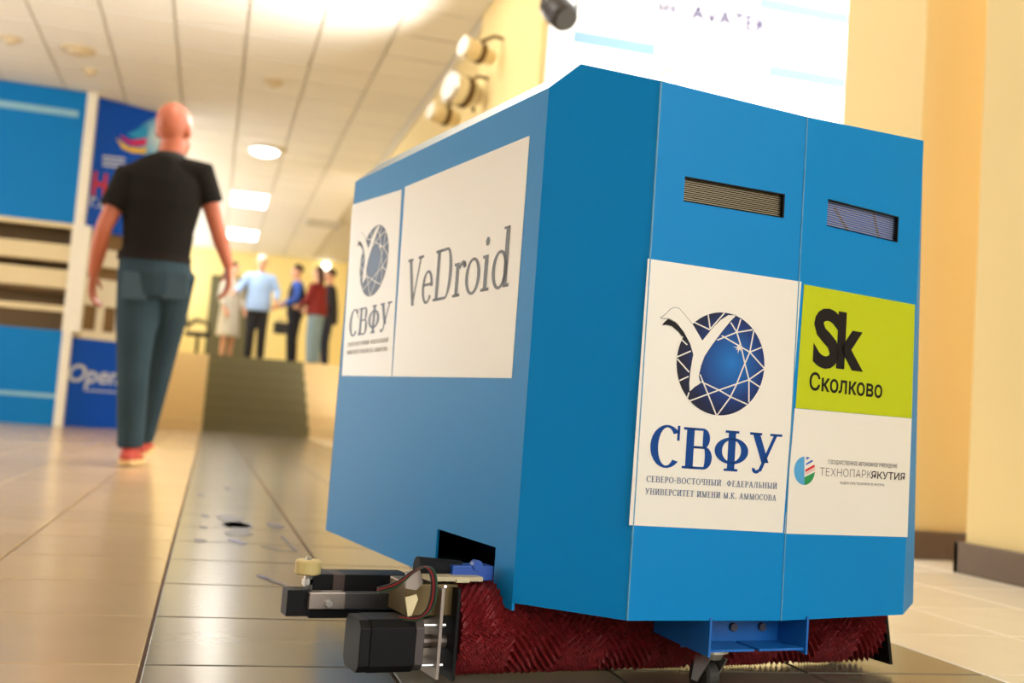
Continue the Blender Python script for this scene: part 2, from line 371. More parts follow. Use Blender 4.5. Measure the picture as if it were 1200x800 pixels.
def fit(polys, u0, u1, z0, z1, box=None):
    us = [a for p in polys for a, _ in p]; x0, x1 = (min(us), max(us)); y0, y1 = box or (0, 1)
    return [[(u0+(a-x0)/(x1-x0)*(u1-u0), z0+(b-y0)/(y1-y0)*(z1-z0)) for a, b in p] for p in polys]
def sans_polys(text, bold=0.0, shear=0.0):
    cu = bpy.data.curves.new('t', 'FONT'); cu.body = text; cu.offset = bold; cu.shear = shear; cu.resolution_u = 4
    t = bpy.data.objects.new('t', cu); COL.objects.link(t); dg = bpy.context.evaluated_depsgraph_get(); dg.update()
    me = t.evaluated_get(dg).to_mesh(); P = [[(me.vertices[i].co.x, me.vertices[i].co.y) for i in f.vertices] for f in me.polygons]
    t.evaluated_get(dg).to_mesh_clear(); bpy.data.objects.remove(t); return P
def sans(pl, text, pa, pb, name, m, parent, off, bold=0, shear=0):      # pa: lower left pixel, pb: upper right pixel of the letters
    P = sans_polys(text, bold, shear)
    ys = [b for p in P for _, b in p]; (u0, z0), (u1, z1) = pl.uv(*pa), pl.uv(*pb)
    return decal(name, pl, fit(P, u0, u1, z0, z1, (min(ys), max(ys))), off, m, parent)

# ------------------------------------------------------------------ the robot
ROB = empty('floor_cleaning_robot', (.63, 1.7, 0))
tag(ROB, 'boxy blue floor cleaning robot on a red roller brush, white logo stickers on its panels', 'robot')
ZB = .11
bl = mat('blue_panel', (0, 130, 196), .45, var=.04, scale=5, bump=.02, spec=.14)
edge = mat('worn_edge', (84, 146, 178), .5, var=.4, scale=60)
dark = mat('dark_inside', (16, 16, 18), .7, spec=.2)
black = mat('black_metal', (13, 12, 12), .5, .0, var=.2, scale=30, spec=.18)
alu = mat('aluminium', (150, 138, 128), .4, .75, var=.15, scale=30)
brass = mat('dull_brass', (110, 92, 58), .4, .6, var=.2, scale=20)
bolt = mat('bolt_steel', (200, 198, 190), .3, .9)
A, B, C, D, E = [onz(x, y, ZB) for x, y in ((382, 615), (600, 706), (735, 727), (915, 727), (1058, 720))]
FWD = (B-A).normalized(); RGT = Vector((-FWD.y, FWD.x, 0)); UPV = Vector((0, 0, 1))
Fp = ony(1070, 706, 1.5); Fp.z = ZB; G = Fp-FWD*((Fp-A).dot(FWD)); G.z = ZB
def ztop(px, py, b):
    d = ray(px, py); return CH+d.z*math.hypot(b.x, b.y)/math.hypot(d.x, d.y)
zA, zB, zC, zD, zE = [ztop(x, y, b) for (x, y), b in zip(((418, 213), (648, 103), (775, 95), (957, 137), (1078, 165)), (A, B, C, D, E))]
TH = .004
def up(p, z): return Vector((p.x, p.y, z))
def panel(name, p, q, zt0, zt1, holes=(), m=bl):
    pl = Plane(p, q); n = pl.n if m is None else pl.n
    out = Vector((pl.u.y, -pl.u.x, 0)); mid = (A+G+Fp+E)/4
    if out.dot((p+q)/2-mid) < 0: out = -out
    us = sorted({0, pl.L}|{h[0] for h in holes}|{h[1] for h in holes}); zs = sorted({ZB}|{h[2] for h in holes}|{h[3] for h in holes})
    V = []; F = []; idx = {}
    for k in (0, 1):
        for i, u in enumerate(us):
            for j in range(len(zs)+1):
                z = zs[j] if j < len(zs) else zt0+(zt1-zt0)*u/pl.L
                idx[i, j, k] = len(V); V.append(pl.p+pl.u*u+UPV*z-out*(TH*k))
    nu, nz = len(us)-1, len(zs)
    def open_(i, j):
        if i < 0 or j < 0 or i >= nu or j >= nz: return True
        u = (us[i]+us[i+1])/2; z = (zs[j]+(zs[j+1] if j+1 < len(zs) else zs[j]+.01))/2
        return any(h[0] < u < h[1] and h[2] < z < h[3] for h in holes)
    for i in range(nu):
        for j in range(nz):
            if open_(i, j): continue
            c = [(i, j), (i+1, j), (i+1, j+1), (i, j+1)]
            F.append(tuple(idx[a, b, 0] for a, b in c)); F.append(tuple(idx[a, b, 1] for a, b in reversed(c)))
            for (di, dj), e0, e1 in (((0, -1), 0, 1), ((1, 0), 1, 2), ((0, 1), 2, 3), ((-1, 0), 3, 0)):
                if open_(i+di, j+dj): F.append((idx[(*c[e0], 0)], idx[(*c[e1], 0)], idx[(*c[e1], 1)], idx[(*c[e0], 1)]))
    return build(name, V, F, m, ROB), pl
def hole(pl, *px):
    q = [pl.uv(*p) for p in px]; return (sum(a[0] for a in q if a[0] <= sum(b[0] for b in q)/4)/2, sum(a[0] for a in q if a[0] > sum(b[0] for b in q)/4)/2,
            sum(sorted(a[1] for a in q)[:2])/2, sum(sorted(a[1] for a in q)[2:])/2)
plS, plK, plF, plG = Plane(A, B), Plane(B, C), Plane(C, D), Plane(D, E)
n0 = plS.uv(511, 640)[0]; n1 = plS.uv(579, 670)[0]; nz = (plS.uv(514, 619)[1]+plS.uv(581, 642)[1])/2
panel('side_panel', A, B, zA, zB, [(n0, n1, ZB-.01, nz)])
v1 = hole(plF, (803, 205), (920, 229), (918, 257), (801, 234)); v2 = hole(plG, (970, 237), (1053, 250), (1052, 279), (969, 270))
fp1, _ = panel('front_panel', C, D, zC, zD, [v1]); fp2, _ = panel('front_panel', D, E, zD, zE, [v2])
# corner panel with its cut-off top
pk = plK.uv(681, 75); top = [plK.pt(0, ZB), plK.pt(plK.L, ZB), plK.pt(plK.L, zC), plK.pt(*pk), plK.pt(0, zB)]
MB().prism(top, -plK.n*TH).build('corner_panel', bl, ROB)
P_ = plK.pt(*pk); Bt = B.copy(); Bt.z = zB; At = A.copy(); At.z = zA
A2 = P_+(At-Bt)*.965; A2.z = P_.z+(zA-zB)
bevm = mat('blue_grey_film', (66, 118, 136), .3, var=.1, scale=20, bump=.1)
MB().prism([Bt, P_, A2, At], Vector((.002, 0, -.003))).build('top_bevel', bevm, ROB)
zF = zE+.004; zG = zA
panel('rear_panel', G, A, zG, zA)
Ftop = ony(1081, 200, Fp.y); Ftop.z = zF; Et = up(E, zE); Gt = up(G, zG)
MB().prism([E, Fp, Ftop, Et], -RGT*TH).build('corner_panel', bl, ROB); MB().prism([Fp, G, Gt, Ftop], -RGT*TH).build('side_panel', bl, ROB)
tp = [P_, up(C, zC), up(D, zD), up(E, zE), Ftop, up(G, zG), A2]
c0 = sum(tp, Vector())/7
build('top_panel', tp+[c0]+[At], [(i, (i+1) % 7, 7) for i in range(7)]+[(6, 5, 8)], bl, ROB)
for p, zt in ((C, zC), (D, zD)):
    o = up(p, ZB)-FWD*.001-RGT*.001; MB().obox(o, RGT*.0016, FWD*.002, UPV*(zt-ZB)).build('panel_seam', edge, ROB)
# dark inside: chassis plate
ins = [up(p, 0)+(c0-p).normalized()*.03 for p in (A, B, C, E, Fp, G)]
ins = [Vector((p.x, p.y, ZB+.004)) for p in ins]
MB().prism(ins, Vector((0, 0, .012))).build('chassis_plate', dark, ROB)
MB().prism([p+(c0-p)*.28*Vector((1, 1, 0)) + UPV*.02 for p in ins], Vector((0, 0, .45))).build('inner_housing', mat('inner_blue', (20, 44, 92), .5), ROB)
# vents: fine slats behind each opening
for fp, pl, v, lm, bm in ((fp1, plF, v1, mat('slat_dull', (150, 138, 112), .4, .5), dark), (fp2, plG, v2, mat('slat_pale', (176, 190, 214), .4, .4), mat('vent_back_blue', (30, 112, 214), .5))):
    g = MB(); nl = 12
    for k in range(nl):
        z = v[2]+(v[3]-v[2])*(k+.3)/nl; h = (v[3]-v[2])/nl*.36
        g.obox(pl.pt(v[0], z, -.006), pl.u*(v[1]-v[0]), -pl.n*.003+UPV*.0005, UPV*h)
    gr = g.build('vent_grille', lm, ROB); tag(gr, kind='stuff')
    MB().obox(pl.pt(v[0]-.004, v[2]-.004, -.0115), pl.u*(v[1]-v[0]+.008), -pl.n*.002, UPV*(v[3]-v[2]+.008)).build('vent_backing', bm, ROB)
    fr = MB(); t = .0014
    for a, b, c, d in ((v[0], v[1], v[3]-t, v[3]), (v[1]-t*1.6, v[1], v[2], v[3]), (v[0], v[1], v[2], v[2]+t*.5)):
        fr.obox(pl.pt(a, c, .0006), pl.u*(b-a), -pl.n*.005, UPV*(d-c))
    fr.build('vent_frame', black, ROB)
cable = mat('cable_brown', (96, 56, 44), .6)
for a, b in (((984, 242), (1002, 272)), ((1030, 248), (1036, 277)), ((974, 240), (972, 268))):
    (ua, za), (ub, zb_) = plG.uv(*a), plG.uv(*b); MB().tube([plG.pt(ua, za, -.0098), plG.pt(ub, zb_, -.0098)], .0016, 6).build('inner_cable', cable, ROB)

# stickers
paper = mat('sticker_white', (232, 226, 212), .32, var=.015, scale=4, spec=.4)
lime = mat('sticker_lime', (186, 198, 16), .32, var=.02, scale=4)
navy = mat('print_navy', (14, 66, 136), .5, spec=.15); ink = mat('print_ink', (26, 24, 26), .5, spec=.15); small = mat('print_slate', (84, 100, 130), .5)
inkb = mat('print_brown', (50, 40, 24), .45)
wline = mat('print_white', (226, 220, 208), .4)
globe = gradient_print('print_globe', [(0, (20, 112, 188)), (.18, (14, 88, 160)), (.36, (18, 50, 112)), (.5, (18, 26, 64)), (.64, (20, 16, 26))], .62, .52)
def sticker(pl, quad, m, name='logo_sticker'):
    q = [pl.uv(*p) for p in quad]
    V = [pl.pt(u, z, .0006) for u, z in q]; return MB().prism(V, -pl.n*.0005).build(name, m, ROB), q
s1, q1 = sticker(plF, ((759, 303), (939, 330), (917, 624), (737, 615)), paper)
s2, q2 = sticker(plG, ((942, 333), (1072, 357), (1068, 490), (932, 478)), lime)
s3, q3 = sticker(plG, ((931, 478.3), (1068, 490.3), (1063, 629), (919, 625)), paper)
s4, q4 = sticker(plS, ((413, 240), (471, 222), (459, 441), (401, 440)), paper)
s5, q5 = sticker(plS, ((475, 219), (621, 159), (600, 443), (460, 441)), paper)
# emblem, traced once from the front sticker and reused on the side one
def zz(p): return (740+p[0]/4.705, 330+p[1]/4.705)
disc = [(489+242*math.cos(a*math.pi/32), 453+284*math.sin(a*math.pi/32)) for a in range(64)]
bird = [(158, 200), (185, 180), (215, 150), (240, 142), (262, 150), (285, 175), (338, 240), (388, 325), (440, 260), (490, 210), (530, 185), (575, 185), (545, 215), (500, 270), (440, 350),
        (400, 410), (380, 465), (368, 520), (378, 560), (345, 580), (318, 605), (316, 560), (322, 490), (338, 400), (320, 340), (285, 275), (245, 225), (205, 203)]
tail = [(165, 240), (180, 222), (200, 205), (240, 225), (275, 262), (302, 310), (312, 345), (290, 305), (275, 300), (255, 275), (220, 245), (190, 238)]
chains = [[(340, 222), (430, 265)], [(420, 180), (432, 262), (510, 172)], [(470, 322), (575, 280), (665, 265)], [(545, 225), (578, 278), (600, 207)], [(578, 278), (600, 350), (625, 460), (645, 540), (645, 665)],
          [(495, 297), (650, 388), (715, 362)], [(672, 270), (650, 388), (730, 478)], [(650, 388), (610, 480), (575, 570), (540, 640), (470, 735)], [(730, 480), (645, 540), (480, 597), (315, 658)], [(645, 540), (705, 580)],
          [(375, 510), (420, 620), (465, 735)], [(380, 550), (480, 597), (545, 635), (635, 675)], [(248, 415), (325, 382)], [(250, 425), (315, 498)], [(262, 545), (312, 522)], [(275, 320), (305, 348)], [(305, 640), (315, 610)]]
def line_poly(a, b, w):
    d = Vector((b[0]-a[0], b[1]-a[1])).normalized()*w; return [(a[0]-d.y, a[1]+d.x), (a[0]+d.y, a[1]-d.x), (b[0]+d.y, b[1]-d.x), (b[0]-d.y, b[1]+d.x)]
lines = [line_poly(a, b, 3.6) for c in chains for a, b in zip(c[:-1], c[1:])]
star = []
for k in range(16):
    r = 34 if k % 4 == 0 else (22 if k % 2 == 0 else 9); star.append((590+r*math.cos(k*math.pi/8+.2), 365+r*math.sin(k*math.pi/8+.2)))
birdline = [line_poly(a, b, 2.2) for a, b in zip(bird, bird[1:]+bird[:1])]
def f2(P): return [[plF.uv(*zz(p)) for p in q] for q in P]
EM = dict(disc=f2([disc]), lines=f2(lines+[star]), bird=f2([bird]), rim=f2(birdline), tail=f2([tail]))
svfu, _ = serif_polys('СВФУ', .21, .06, .03)
(a0, z0), (a1, _z), (_u, z1) = plF.uv(760, 548), plF.uv(914, 553), plF.uv(800, 500)
z0 = plF.uv(800, 548.5)[1]
EM['word'] = fit(svfu, a0, a1, z0, z1)
for txt, pa, pb, cap in (('СЕВЕРО-ВОСТОЧНЫЙ  ФЕДЕРАЛЬНЫЙ', (757, 563.5), (910, 573.5), 7.2), ('УНИВЕРСИТЕТ ИМЕНИ М.К. АММОСОВА', (755.5, 577.5), (909, 588), 7.2)):
    P, _ = serif_polys(txt, .2, .08, .1); (u0, zl), (u1, zr) = plF.uv(*pa), plF.uv(*pb); zm = (zl+zr)/2; hh = plF.uv(pa[0], pa[1]-cap)[1]-zl
    EM.setdefault('small', []); EM['small'] += fit(P, u0, u1, zm, zm+hh)
def emblem(pl, parent, mp, wm, sm, gm):
    T = lambda k: [[mp(*p) for p in q] for q in EM[k]]
    decal('emblem_globe', pl, T('disc'), .0009, gm, parent); decal('emblem_facet_lines', pl, T('lines'), .0011, wline, parent)
    decal('emblem_bird', pl, T('bird'), .0013, paper, parent); decal('emblem_bird_outline', pl, T('rim'), .0012, ink, parent); decal('emblem_tail', pl, T('tail'), .0012, ink, parent)
    decal('lettering', pl, T('word'), .0009, wm, parent); decal('small_lettering', pl, T('small'), .0009, sm, parent)
emblem(plF, s1, lambda u, z: (u, z), navy, small, globe)
fu0, fu1 = min(p[0] for p in q1), max(p[0] for p in q1); gu0, gu1 = min(p[0] for p in q4), max(p[0] for p in q4)
wy0 = min(b for p in EM['word'] for _, b in p); dy1 = max(b for p in EM['disc'] for _, b in p)
sy0 = plS.uv(430, 392)[1]; sy1 = plS.uv(440, 265)[1]
wu = [a for p in EM['word'] for a, _ in p]; su0, su1 = plS.uv(410, 380)[0], plS.uv(458, 380)[0]
mapS = lambda u, z: (su0+(u-min(wu))/(max(wu)-min(wu))*(su1-su0), sy0+(z-wy0)/(dy1-wy0)*(sy1-sy0))
slate = mat('print_slate_dark', (54, 62, 84), .45)
emblem(plS, s4, mapS, slate, mat('print_faded', (140, 128, 104), .5), gradient_print('print_globe_slate', [(0, (60, 98, 140)), (.3, (44, 72, 112)), (.6, (34, 40, 58))], .55, .5))
vd, _ = serif_polys('VeDroid', .15, .055, .03)
u0 = plS.uv(478, 320)[0]; u1 = plS.uv(599, 300)[0]; zb_ = (plS.uv(500, 353)[1]+plS.uv(575, 342)[1])/2; zt_ = plS.uv(487, 302)[1]
decal('lettering', plS, fit(vd, u0, u1, zb_, zt_), .0009, inkb, s5)
sans(plG, 'S', (951, 430), (985, 364), 'lettering', ink, s2, .0009, .035); sans(plG, 'k', (979, 431.5), (1014, 370), 'lettering', ink, s2, .0009, .045)
sans(plG, 'Сколково', (947.5, 457), (1034, 446), 'small_lettering', ink, s2, .0009, .018)
grey_ink = mat('print_grey', (92, 84, 92), .5)
sans(plG, 'ГОСУДАРСТВЕННОЕ АВТОНОМНОЕ УЧРЕЖДЕНИЕ', (970, 544.3), (1051, 543.6), 'small_lettering', grey_ink, s3, .0009, .01)
sans(plG, 'ТЕХНОПАРК', (960, 557), (1021, 551), 'lettering', grey_ink, s3, .0009, -.012)
sans(plG, 'ЯКУТИЯ', (1020, 560.5), (1060, 554), 'lettering', ink, s3, .0009, .012)
sans(plG, 'ИДЕИ ПРЕТВОРЯЕМ В ЖИЗНЬ', (984, 567.5), (1036, 566.5), 'small_lettering', grey_ink, s3, .0009)
def t8(P): return [plG.uv(930+a/8, 520+b/8) for a, b in P]
ell = lambda a: (97+97*math.cos(a), 251+133*math.sin(a))
decal('emblem_leaf', plG, [t8([ell(math.pi/2+k*math.pi/20) for k in range(21)])], .0009, mat('print_sky', (76, 158, 208), .4, var=.25, scale=400), s3)
decal('emblem_stripe', plG, [t8([(115, 120), (150, 128), (115, 150)]), t8([(112, 182), (170, 147), (178, 163), (112, 200)])], .0009, mat('print_blue', (44, 96, 184), .4), s3)
decal('emblem_stripe', plG, [t8([(105, 240), (190, 192), (195, 215), (105, 265)]), t8([(105, 272), (195, 225), (195, 229), (105, 276)]), t8([(105, 285), (195, 238), (195, 242), (105, 289)])], .0009, mat('print_red', (206, 36, 30), .4), s3)
decal('emblem_stripe', plG, [t8([(98, 310), (196, 262)]+[ell(k*math.pi/24) for k in range(2, 13)])], .0009, mat('print_green', (24, 140, 74), .4), s3)

# brush, motor, bracket, bars: placed in the robot's own frame (u across, z up, q forward of the left front corner)
class RPlane(Plane):
    def __init__(s, q): o = B+FWD*q; Plane.__init__(s, o, o+RGT)
def rbox(name, px0, py0, px1, py1, q, depth, m, bevel=.001, z=None):
    pl = RPlane(q); pc = ((px0+px1)/2, (py0+py1)/2)
    u0, u1 = pl.uv(px0, pc[1])[0], pl.uv(px1, pc[1])[0]; za, zb2 = (pl.uv(pc[0], py1)[1], pl.uv(pc[0], py0)[1]) if z is None else z
    za = max(za, .004)
    return MB().obox(pl.pt(u0, za), pl.u*(u1-u0), -pl.n*depth, UPV*(zb2-za)).build(name, m, ROB, bevel=bevel), (u0, u1, za, zb2)
def rp(u, q, z): return Vector((B.x, B.y, 0))+RGT*u+FWD*q+UPV*z
red = mat('red_bristle', (118, 8, 14), .65, var=.5, scale=90)
QB, RB = -.075, .066; u0 = RPlane(-.02).uv(538, 760)[0]; u1 = RPlane(-.06).uv(1012, 750)[0]
V = []; F = []; NS, NA = 260, 120
for i in range(NS+1):
    s = u0+(u1-u0)*i/NS; tri = abs(((s-u0)/.075) % 2-1)
    for k in range(NA):
        a = 2*math.pi*k/NA; ph = (tri*.075+a*RB*.75)/.0105
        r = RB-.0005-.0075*abs(math.sin(math.pi*ph))**1.5+random.uniform(-.0008, .0008)
        V.append(rp(s, QB+r*math.cos(a), RB+.001+r*math.sin(a)))
for i in range(NS): F += [(i*NA+k, i*NA+(k+1) % NA, (i+1)*NA+(k+1) % NA, (i+1)*NA+k) for k in range(NA)]
F += [tuple(range(NA)), tuple(range(NS*NA, NS*NA+NA))]
br = build('roller_brush', V, F, red, ROB); tag(br, 'red bristles in a chevron pattern')
MB().tube([rp(u0-.012, QB, RB), rp(u1+.012, QB, RB)], .012, 14).build('brush_axle', alu, ROB)
# right guard plate
MB().prism([rp(u1+.004, QB+.05, ZB), rp(u1+.004, QB+.07, .012), rp(u1+.004, QB-.07, .012), rp(u1+.004, QB-.06, ZB)], RGT*.006).build('brush_guard', black, ROB)
# left bracket plates and motor
rbox('motor_bracket', 514, 690, 518, 796, -.012, .09, alu, .0005)
rbox('motor_bracket', 533, 690, 537, 798, -.012, .09, black, .0005)
rbox('gear_housing', 476, 684, 536, 722, -.03, .07, brass, .002)
pm = RPlane(-.012); mu0, mu1 = pm.uv(412, 760)[0]+.01, pm.uv(497, 760)[0]; mz0, mz1 = pm.uv(455, 790)[1], pm.uv(455, 727)[1]
mz0 = max(mz0, .006); mh = mz1-mz0; ch = mh*.14
def mot(ua, ub, s, name, m):
    z0, z1 = (mz0+mz1)/2-mh/2*s, (mz0+mz1)/2+mh/2*s; q0, q1 = -.012-mh/2-mh/2*s, -.012-mh/2+mh/2*s; c = ch*s
    P = [rp(ua, q0+c, z0), rp(ua, q1-c, z0), rp(ua, q1, z0+c), rp(ua, q1, z1-c), rp(ua, q1-c, z1), rp(ua, q0+c, z1), rp(ua, q0, z1-c), rp(ua, q0, z0+c)]
    return MB().prism(P, RGT*(ub-ua)).build(name, m, ROB, bevel=.001)
mot(mu0+.014, mu1-.012, 1, 'motor_body', black); mot(mu0, mu0+.014, .98, 'motor_end_cap', mat('motor_cap', (18, 17, 16), .5, spec=.2)); mot(mu1-.012, mu1, .97, 'motor_flange', mat('grey_casting', (84, 76, 74), .5, .5))
for zc in (mz0+.008, mz1-.008):
    for qc in (-.012-.008, -.012-mh+.008):
        MB().tube([rp(mu1-.016, qc, zc), rp(mu1+.03, qc, zc)], .0022, 8).build('bolt', bolt, ROB)
        MB().tube([rp(mu1-.02, qc, zc), rp(mu1-.013, qc, zc)], .0042, 6).build('nut', bolt, ROB)
MB().tube([rp(mu1, -.012-mh/2, (mz0+mz1)/2), rp(mu1+.05, -.012-mh/2, (mz0+mz1)/2)], .009, 12).build('motor_shaft', alu, ROB)
# frame bar with alloy end, black rail above, roller on a stem
QF = -.155
rbox('bar_end', 336, 691, 364, 722, QF+.012, .03, black); rbox('alloy_bar', 362, 694, 405, 714, QF+.02, .02, alu, .0015); rbox('frame_bar', 404, 695, 478, 713, QF+.018, .02, mat('grey_bar', (70, 66, 64), .5, .5))
rbox('under_bar', 362, 714, 480, 724, QF+.005, .03, black); rbox('upper_rail', 367, 673, 480, 695, QF-.02, .05, black)
rbox('rail_cap', 390, 673, 404, 695, QF-.018, .05, mat('rust_dark', (66, 48, 40), .6))
pb = RPlane(QF+.021); ub, zb3 = pb.uv(385, 707); MB().tube([pb.pt(ub, zb3, -.002), pb.pt(ub, zb3, .004)], .005, 6).build('bolt', bolt, ROB)
pr = RPlane(QF-.03); ur, zr = pr.uv(361, 664); c = pr.pt(ur, zr)
MB().tube([c-UPV*.01, c-UPV*.008, c+UPV*.008, c+UPV*.01], [.0155, .018, .018, .0155], 24).build('bumper_roller', mat('yellow_nylon', (208, 184, 120), .45), ROB)
MB().tube([c-UPV*.04, c+UPV*.014], .004, 8).build('roller_stem', bolt, ROB)
MB().tube([c-UPV*.024, c-UPV*.016], .007, 6).build('nut', bolt, ROB)
# in the notch: board, blue connector, black tube, status light
rbox('circuit_board', 503, 676, 566, 681, -.02, .08, mat('board_cream', (190, 176, 140), .5), 0)
rbox('terminal_block', 530, 663, 578, 680, -.04, .03, mat('blue_plastic', (24, 74, 160), .4), .001)
rbox('terminal_block', 535, 678, 551, 683, -.018, .01, mat('pale_plastic', (200, 190, 150), .5), .001)
pt = RPlane(-.06); a = pt.uv(488, 663); b = pt.uv(538, 668); MB().tube([pt.pt(*a), pt.pt(*b)], .013, 16).build('cable_sleeve', dark, ROB)
a = RPlane(-.05).uv(556, 661); MB().tube([RPlane(-.05).pt(*a), RPlane(-.05).pt(*a)+FWD*.012], .007, 12).build('blue_knob', mat('blue_plastic', (24, 74, 160)), ROB)
led = RPlane(-.018); a = led.uv(522, 687); MB().ball(led.pt(*a), .0015, .0015, .0015, n=10).build('status_light', mat('led', (255, 255, 255), emit=6), ROB, smooth=True)
fan = RPlane(-.016); MB().prism([fan.pt(*fan.uv(*p)) for p in ((475, 700), (488, 696), (490, 702), (482, 722), (478, 723))], -FWD*.003).build('metal_lever', mat('polished', (206, 190, 150), .3, .7), ROB)
MB().prism([fan.pt(*fan.uv(*p), -.004) for p in ((478, 671), (494, 669), (497, 684), (489, 692), (477, 690))], -FWD*.006).build('sensor_plate', alu, ROB)
for k, (cc, dx) in enumerate((((150, 20, 20), 0), ((20, 20, 20), 2), ((20, 20, 20), -2), ((40, 70, 40), 4))):
    m = mat('wire_%d' % k, cc, .5)
    P = [fan.pt(*fan.uv(x, y), z) for x, y, z in ((448, 694+dx, -.02), (464, 683+dx, .004), (480+dx*.5, 668, .012), (494+dx, 662, .014), (502+dx, 672, .014), (503+dx, 692, .014), (498+dx, 712, .012), (486, 723+dx*.6, .006), (470, 724+dx*.4, -.01))]
    # smooth the wire path
    Q = []
    for i in range(len(P)-1):
        p0, p1, p2, p3 = P[max(i-1, 0)], P[i], P[i+1], P[min(i+2, len(P)-1)]
        for s in range(5):
            t = s/5; Q.append(.5*((2*p1)+(p2-p0)*t+(2*p0-5*p1+4*p2-p3)*t*t+(3*p1-p0-3*p2+p3)*t**3))
    MB().tube(Q+[P[-1]], .0013, 6).build('wire', m, ROB, smooth=True)
# blue caster bracket under the front, open to the front
blb = mat('blue_bracket', (20, 104, 186), .38, var=.12, scale=30)
bq1 = .05
bfl = onz(830, 768, .066); bu0 = (bfl-B).dot(RGT); bqf = (bfl-B).dot(FWD); bfr = RPlane(bqf).uv(946, 767)[0]
bq0 = bqf-.13; zk = .064
cb = MB(); cb.prism([rp(bu0, bqf, ZB+.004), rp(bu0, bqf, zk), rp(bu0, bq0, zk+.006), rp(bu0, bq0, ZB+.004)], RGT*.003); cb.build('bracket_cheek', blb, ROB)
MB().prism([rp(bfr, bqf, ZB+.004), rp(bfr, bqf, zk), rp(bfr, bq0, zk+.006), rp(bfr, bq0, ZB+.004)], RGT*-.003).build('bracket_cheek', blb, ROB)
MB().obox(rp(bu0, bq0+.07, zk), RGT*(bfr-bu0), FWD*-.003, UPV*(ZB-zk)).build('bracket_back', blb, ROB)
mid = bu0+(bfr-bu0)*.47
MB().obox(rp(bu0+.003, bqf-.004, zk+.005), RGT*(mid-bu0-.003), FWD*-.05, UPV*.003).build('bracket_lip', blb, ROB)
MB().obox(rp(mid+.008, bqf-.004, zk+.005), RGT*(bfr-mid-.011), FWD*-.05, UPV*.003).build('bracket_lip', blb, ROB)
for f_ in (.2, .5, .8): MB().tube([rp(bu0+(bfr-bu0)*f_, bq0+.069, .09), rp(bu0+(bfr-bu0)*f_, bq0+.075, .09)], .006, 6).build('bolt', mat('dirty_steel', (90, 90, 100), .5, .6), ROB)
# swivel caster
cu_, cq = bu0+.034, bqf-.045
MB().tube([rp(cu_+.004, cq, zk+.005), rp(cu_+.004, cq, zk-.003)], [.022, .022], 20).build('caster_plate', bolt, ROB)
MB().tube([rp(cu_+.004, cq, zk-.003), rp(cu_+.004, cq, zk-.012)], [.017, .013], 20).build('caster_swivel', bolt, ROB)
for s in (-1, 1): MB().prism([rp(cu_+.004+s*.013, cq+.016, zk-.01), rp(cu_+.004+s*.013, cq-.016, zk-.01), rp(cu_+.004+s*.013, cq-.022, .02), rp(cu_+.004+s*.013, cq-.008, .02)], RGT*.002*s).build('caster_fork', bolt, ROB)
cw = MB(); 
cw.tube([rp(cu_-.006, cq-.014, .025), rp(cu_-.003, cq-.014, .025), rp(cu_+.011, cq-.014, .025), rp(cu_+.014, cq-.014, .025)], [.021, .0245, .0245, .021], 28); cw.build('caster_wheel', mat('rubber', (44, 40, 36), .6), ROB)

# ------------------------------------------------------------------ the booth at the left
YK = 12.3
pk_ = Plane((-4, YK), (0, YK)); bt0, bt1 = onz(113, 112, HC), onz(183, 130, HC); pb_ = Plane((bt0.x, bt0.y), (bt1.x, bt1.y))
BO = empty('exhibition_booth', (-2.2, YK+.3, 0)); tag(BO, 'tall blue and white booth with open shelves and an angled printed banner side', 'booth')
bb = mat('booth_blue', (0, 122, 196), .5, var=.03, spec=.2); rb_ = mat('royal_blue', (6, 84, 206), .5, var=.08, scale=1.5, spec=.2); stripe = mat('booth_stripe', (140, 190, 212), .5)
bw = mat('booth_white', (240, 234, 218), .5); bc = mat('booth_cream', (226, 208, 164), .6); bn = mat('booth_brown', (134, 106, 70), .7)
xl, xr = -3.0, pk_.uv(80, 330)[0]-4
xr = ony(74, 385, YK).x
MB().box(xl, xr, YK, YK+.08, 2.14, HC-.012).build('upper_panel', bb, BO)
MB().box(xl, ony(92, 134, YK).x, YK-.01, YK, 3.29, 3.36).build('panel_stripe', stripe, BO)
MB().box(xl, xr, YK, YK+.08, .0, 1.0).build('lower_panel', bb, BO); MB().box(xl, xr, YK-.01, YK, .29, .33).build('panel_stripe', stripe, BO)
MB().box(xl, xr, YK+.5, YK+.58, 1.0, 2.14).build('back_board', bn, BO)
MB().box(xl, -.95, YK+.62, YK+.68, 0, HC-.012).build('rear_board', bc, BO); MB().box(xl, xr, YK+.04, YK+.6, 2.14, 2.2).build('soffit', bn, BO)
MB().box(xl, xr, YK-.02, YK+.02, 2.09, 2.14).build('rail', bc, BO)
def zk_(y): return ony(40, y, YK).z
for ya, yb, m in ((282, 302, bc), (312, 334, bc), (355, 362, stripe if False else bc)): MB().box(xl, xr, YK+.06, YK+.12, zk_(yb), zk_(ya)).build('shelf_board', m, BO)
for z in (zk_(302), zk_(336)): MB().box(xl, xr, YK+.1, YK+.5, z-.02, z).build('shelf', bn, BO)
MB().box(xl, xl+.06, YK, YK+.58, 1.0, 2.14).build('end_board', bc, BO)
wp = ony(80, 330, YK).x
MB().box(xr-.01, xr+.17, YK-.03, YK+.14, 1.0, 2.14).build('post', bw, BO)
MB().box(xr+.0, xr+.1, YK-.02, YK+.12, 2.14, HC-.012).build('post', bw, BO)
MB().box(xr+.0, xr+.09, YK-.02, YK+.1, 0, 1.0).build('post', bw, BO)
